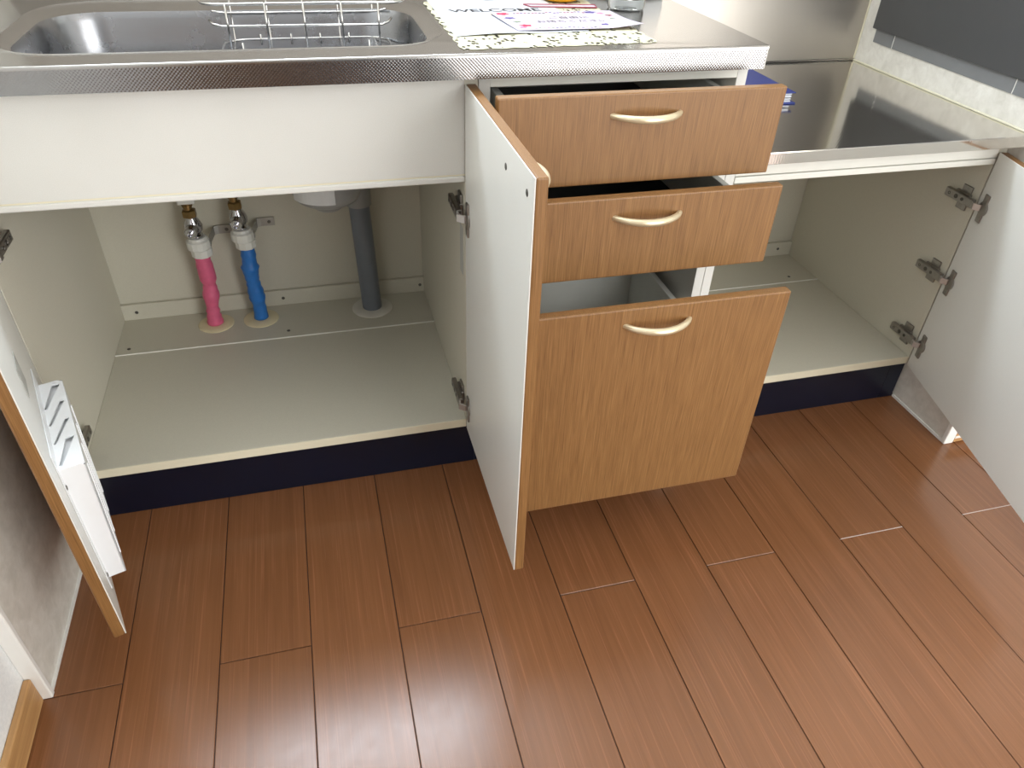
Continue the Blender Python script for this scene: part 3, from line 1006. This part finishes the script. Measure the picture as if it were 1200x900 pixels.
wire('top_rail', ring(-0.378, -0.070, 0.200, 0.300, 0.03, 0.822), 0.0024, True)
wire('middle_rail', [(-0.368, 0.215, 0.798), (-0.362, 0.206, 0.794), (-0.350, 0.200, 0.792), (-0.11, 0.200, 0.791), (-0.100, 0.206, 0.793), (-0.094, 0.215, 0.797)], 0.0018)
wire('middle_rail', [(-0.368, 0.285, 0.797), (-0.35, 0.300, 0.792), (-0.11, 0.300, 0.791), (-0.094, 0.285, 0.797)], 0.0018)
wire('bottom_ring', ring(-0.358, -0.094, 0.202, 0.298, 0.035, 0.752), 0.0020, True)
for i in range(5):
    x = -0.341 + i * 0.0564
    wire('upright', [(x, 0.1985, 0.824), (x, 0.1985, 0.79), (x - 0.0005, 0.2005, 0.754), (x, 0.207, 0.749), (x, 0.25, 0.7475), (x, 0.293, 0.749), (x, 0.2995, 0.754), (x, 0.3015, 0.79), (x, 0.3015, 0.824)], 0.0016)
for x in (-0.30, -0.252, -0.205, -0.158):
    wire('prong', [(x, 0.286, 0.746), (x, 0.286, 0.762)], 0.0014)
for x in (-0.33, -0.125):
    for y in (0.215, 0.285):
        wire('foot', [(x, y, 0.750), (x, y, 0.6362)], 0.0018)

# lace doily, with scalloped rim
bm = bmesh.new()
pts = []
cx0, cx1, cy0, cy1 = -0.024, 0.268, -0.016, 0.318
def scallop(a, b, n):
    a, b = Vector(a), Vector(b)
    d = (b - a); L = d.length; d.normalize(); nn = Vector((d.y, -d.x))
    out = []
    for i in range(n):
        for j in range(6):
            t = (i + j / 6) / n
            out.append(a + d * (L * t) + nn * (0.004 * math.sin(math.pi * j / 6)))
    return out
outl = scallop((cx0, cy0), (cx1, cy0 + 0.012), 8) + scallop((cx1, cy0 + 0.012), (cx1 - 0.004, cy1), 9) + scallop((cx1 - 0.004, cy1), (cx0, cy1), 8) + scallop((cx0, cy1), (cx0, cy0), 9)
add_plate(bm, [(p.x, p.y) for p in outl], [], ZP + 0.0003, ZP + 0.0007)
tag(fin('doily', bm, 'doily'), 'cream lace paper doily spread under the papers beside the sink', 'doily')


def text_mesh(parent, body, size, width, origin, rot, mat, name='lettering', bold=0.0):
    cu = bpy.data.curves.new('t', 'FONT')
    cu.body = body
    cu.size = 1.0
    cu.offset = bold
    ob = bpy.data.objects.new('t', cu)
    C.objects.link(ob)
    dg = bpy.context.evaluated_depsgraph_get()
    me = bpy.data.meshes.new_from_object(ob.evaluated_get(dg))
    bpy.data.objects.remove(ob)
    bpy.data.curves.remove(cu)
    xs = [v.co.x for v in me.vertices] or [0, 1]
    k = width / (max(xs) - min(xs))
    x_0 = min(xs)
    off = Vector((0, 0, 0)); r = parent
    while r is not None:
        off += r.location; r = r.parent
    for v in me.vertices:
        a, b = (v.co.x - x_0) * k, v.co.y * k
        v.co = Vector((origin[0] + a * math.cos(rot) - b * math.sin(rot), origin[1] + a * math.sin(rot) + b * math.cos(rot), origin[2])) - off
    me.name = name
    o = bpy.data.objects.new(name, me)
    me.materials.clear()
    me.materials.append(M[mat])
    C.objects.link(o)
    o.parent = parent
    return o


def sheet(name, quad, z, mat, label, cat, lift=None, n=14):
    """thin paper from 4 corners (fl, fr, br, bl) with a slight wave"""
    q = [Vector((a, b, 0)) for a, b in quad]
    bm = bmesh.new()
    c = (q[0] + q[2]) / 2
    root = thing(name, label, cat, (c.x, c.y, z))
    g = []
    for j in range(n + 1):
        row = []
        for i in range(n + 1):
            u, v = i / n, j / n
            p = (q[0].lerp(q[1], u)).lerp(q[3].lerp(q[2], u), v)
            p.z = z + (lift(u, v) if lift else 0)
            row.append(p)
        g.append(row)
    top = [[bm.verts.new(p + Vector((0, 0, 0.0003))) for p in r] for r in g]
    bot = [[bm.verts.new(p) for p in r] for r in g]
    for j in range(n):
        for i in range(n):
            bm.faces.new((top[j][i], top[j][i + 1], top[j + 1][i + 1], top[j + 1][i]))
            bm.faces.new((bot[j][i], bot[j + 1][i], bot[j + 1][i + 1], bot[j][i + 1]))
    for i in range(n):
        bm.faces.new((bot[0][i], bot[0][i + 1], top[0][i + 1], top[0][i]))
        bm.faces.new((top[n][i], top[n][i + 1], bot[n][i + 1], bot[n][i]))
        bm.faces.new((top[i][0], top[i + 1][0], bot[i + 1][0], bot[i][0]))
        bm.faces.new((bot[i][n], bot[i + 1][n], top[i + 1][n], top[i][n]))
    fin('paper', bm, mat, root)
    return root


def blob(parent, x, y, z, rx, ry, mat, seed, name='flower_print'):
    rnd = random.Random(seed)
    bm = bmesh.new()
    n = 15
    pts = []
    for i in range(n):
        a = 2 * math.pi * i / n
        k = 1 + 0.28 * math.cos(5 * a + seed) + rnd.uniform(-0.1, 0.1)
        pts.append((x + rx * k * math.cos(a), y + ry * k * math.sin(a)))
    add_plate(bm, pts, [], z, z + 0.0001)
    return fin(name, bm, mat, parent)


ZP1 = ZP + 0.0012
ws = sheet('welcome_sheet', [(-0.021, 0.056), (0.189, 0.072), (0.19, 0.352), (-0.018, 0.345)], ZP1, 'paper', 'white paper sheet printed WELCOME on the worktop', 'paper', lambda u, v: 0.0022 * max(0, 1 - v * 5) * math.sin(math.pi * min(1, u * 1.6)) )
text_mesh(ws, 'WELCOME', 0.04, 0.156, (0.003, 0.222, ZP1 + 0.0006), 0.012, 'ink', bold=0.022)
box('cream_strip', (0.040, 0.196, ZP1 + 0.0004), (0.165, 0.207, ZP1 + 0.0005), 'cream', ws, 0)
ZP2 = ZP1 + 0.0026
fc = sheet('flower_card', [(0.077, 0.074), (0.280, 0.076), (0.272, 0.205), (0.064, 0.204)], ZP2, 'card', 'lilac card with flower border and handwriting lying on the printed sheet', 'card',
           lambda u, v: 0.0055 * max(0.0, u - 0.75) * 4 * max(0, 1 - 1.4 * v) ** 2)
zt2 = ZP2 + 0.0005
text_mesh(fc, 'ご自由に', 0.02, 0.066, (0.150, 0.149, zt2), 0.0, 'ink')
text_mesh(fc, 'お持ちください。', 0.02, 0.125, (0.122, 0.122, zt2), 0.0, 'ink')
rn = random.Random(3)
sd = 0
for (x, y, r, mt) in ((0.082, 0.190, 0.010, 'red'), (0.086, 0.158, 0.008, 'violet'), (0.091, 0.131, 0.006, 'green_print'), (0.098, 0.104, 0.009, 'red'), (0.090, 0.092, 0.006, 'rose'),
                      (0.232, 0.192, 0.009, 'violet'), (0.247, 0.183, 0.006, 'rose'), (0.256, 0.166, 0.006, 'maroon'), (0.254, 0.140, 0.006, 'green_print'), (0.262, 0.122, 0.007, 'rose'),
                      (0.240, 0.094, 0.010, 'yellow_print'), (0.256, 0.096, 0.009, 'rose'), (0.226, 0.101, 0.007, 'violet')):
    sd += 1
    blob(fc, x, y, zt2, r, r * 0.8, mt, sd)
for i in range(20):
    sd += 1
    blob(fc, 0.102 + i * 0.0062, 0.193 + rn.uniform(-0.004, 0.004), zt2, 0.0022, 0.0026, rn.choice(['violet', 'ink', 'green_print', 'maroon']), sd, 'sprig_print')
for i in range(16):
    sd += 1
    blob(fc, 0.108 + i * 0.0068, 0.084 + rn.uniform(-0.003, 0.003), zt2, 0.0022, 0.002, rn.choice(['violet', 'ink', 'green_print', 'rose']), sd, 'sprig_print')
# small red bordered strip behind the card
rc = sheet('bordered_slip', [(0.148, 0.253), (0.262, 0.238), (0.266, 0.262), (0.141, 0.276)], ZP1 + 0.0006, 'card', 'small paper slip with a dark red border behind the flower card', 'paper', n=4)
bm = bmesh.new()
for a, b in (((0.148, 0.2535), (0.262, 0.2385)), ((0.262, 0.2385), (0.266, 0.2615)), ((0.266, 0.2615), (0.141, 0.2755)), ((0.141, 0.2755), (0.148, 0.2535))):
    add_tube(bm, [(a[0], a[1], ZP1 + 0.0012), (b[0], b[1], ZP1 + 0.0012)], 0.0011, 4)
fin('border', bm, 'maroon', rc)

# amber round case and black pen end at the top of the picture
ya = thing('amber_case', 'round amber plastic case standing on the paper sheet', 'case', (0.220, 0.316, ZP1 + 0.001))
lathe('case_body', (0.220, 0.316, ZP1 + 0.0012), (0, 0, 1), [(0, 0.028), (0.002, 0.033), (0.006, 0.036), (0.030, 0.038), (0.036, 0.036), (0.037, 0.02)], 'yellow', ya, 32)
lathe('lid', (0.220, 0.316, ZP1 + 0.0384), (0, 0, 1), [(0, 0.030), (0.008, 0.030), (0.010, 0.026)], 'black', ya, 32)
pn = thing('black_pen', 'black marker pen lying on the printed paper sheet', 'pen', (0.09, 0.33, ZP1 + 0.001))
lathe('barrel', (0.090, 0.324, ZP1 + 0.0078), (0.5, 0.45, 0.06), [(0, 0.005), (0.002, 0.0066), (0.05, 0.0068), (0.052, 0.0062), (0.13, 0.006), (0.132, 0.004)], 'black', pn, 16)
lathe('tip', (0.0878, 0.3220, ZP1 + 0.0075), (-0.5, -0.45, -0.06), [(-0.003, 0.0048), (0.008, 0.0025), (0.012, 0.001)], 'black', pn, 12)

# glass tumbler with pebbles
gl = thing('glass_tumbler', 'clear glass tumbler holding grey glass pebbles on the worktop', 'glass', (0.316, 0.242, ZP + 0.0005))
gx, gy, gz = 0.318, 0.246, ZP + 0.0006
lathe('tumbler', (gx, gy, gz), (0, 0, 1), [(0, 0.028), (0.001, 0.0315), (0.006, 0.033), (0.11, 0.037), (0.111, 0.036), (0.11, 0.0348), (0.02, 0.0305), (0.016, 0.027), (0.0155, 0.0)], 'glass', gl, 32)
for i in range(11):
    a = i * 2.4
    rr = 0.0165 * math.sqrt((i % 6) / 5.0)
    z = gz + 0.0245 + 0.015 * (i // 5)
    bm = bmesh.new()
    bmesh.ops.create_icosphere(bm, subdivisions=2, radius=0.0085)
    for v in bm.verts:
        v.co = Vector((v.co.x * 1.0, v.co.y * 0.95, v.co.z * 0.8)) + Vector((gx + rr * math.cos(a), gy + rr * math.sin(a), z))
    fin('pebble', bm, 'pebble', gl, True)

# white tray at the back of the worktop
wt = thing('white_tray', 'white plastic tray at the back of the worktop beside the glass', 'tray', (0.38, 0.38, ZP))
bm = bmesh.new()
def rq(inset, z, r):
    lp = rrect(-0.062 + inset, 0.062 - inset, -0.085 + inset, 0.085 - inset, r, z, 5)
    a = math.radians(24)
    return [Vector((0.348 + p.x * math.cos(a) - p.y * math.sin(a), 0.382 + p.x * math.sin(a) + p.y * math.cos(a), p.z)) for p in lp]
add_loft(bm, [rq(0.006, ZP + 0.0004, 0.02), rq(0.002, ZP + 0.004, 0.022), rq(0.0, ZP + 0.03, 0.024), rq(0.002, ZP + 0.0305, 0.022), rq(0.005, ZP + 0.006, 0.02)], True, True)
o = fin('tray_body', bm, 'rack', wt)
autosmooth(o, 40)

# navy file on the low counter
nf = thing('navy_file', 'navy blue document file with loose papers on the low steel counter', 'file', (0.565, 0.345, ZS))
FX0, FX1, FY0, FY1 = 0.4600, 0.676, 0.2005, 0.4850
box('cover', (FX0, FY0, ZS + 0.0004), (FX1, FY1, ZS + 0.0024), 'file', nf, 0.0005)
box('cover', (FX0, FY0 + 0.010, ZS + 0.0170), (FX1 + 0.003, FY1, ZS + 0.0190), 'file', nf, 0.0005)
box('spine', (FX0 - 0.002, FY0 + 0.004, ZS + 0.0004), (FX0, FY1, ZS + 0.0190), 'file', nf, 0.0005)
for i in range(5):
    d = (i * 37 % 11) * 0.0011
    box('page_block', (FX0 + 0.004, FY0 + 0.006 + d, ZS + 0.0026 + i * 0.0029), (FX1 - 0.008 + d * 0.6, FY1 - 0.006, ZS + 0.0050 + i * 0.0029), 'paper', nf, 0.0002)
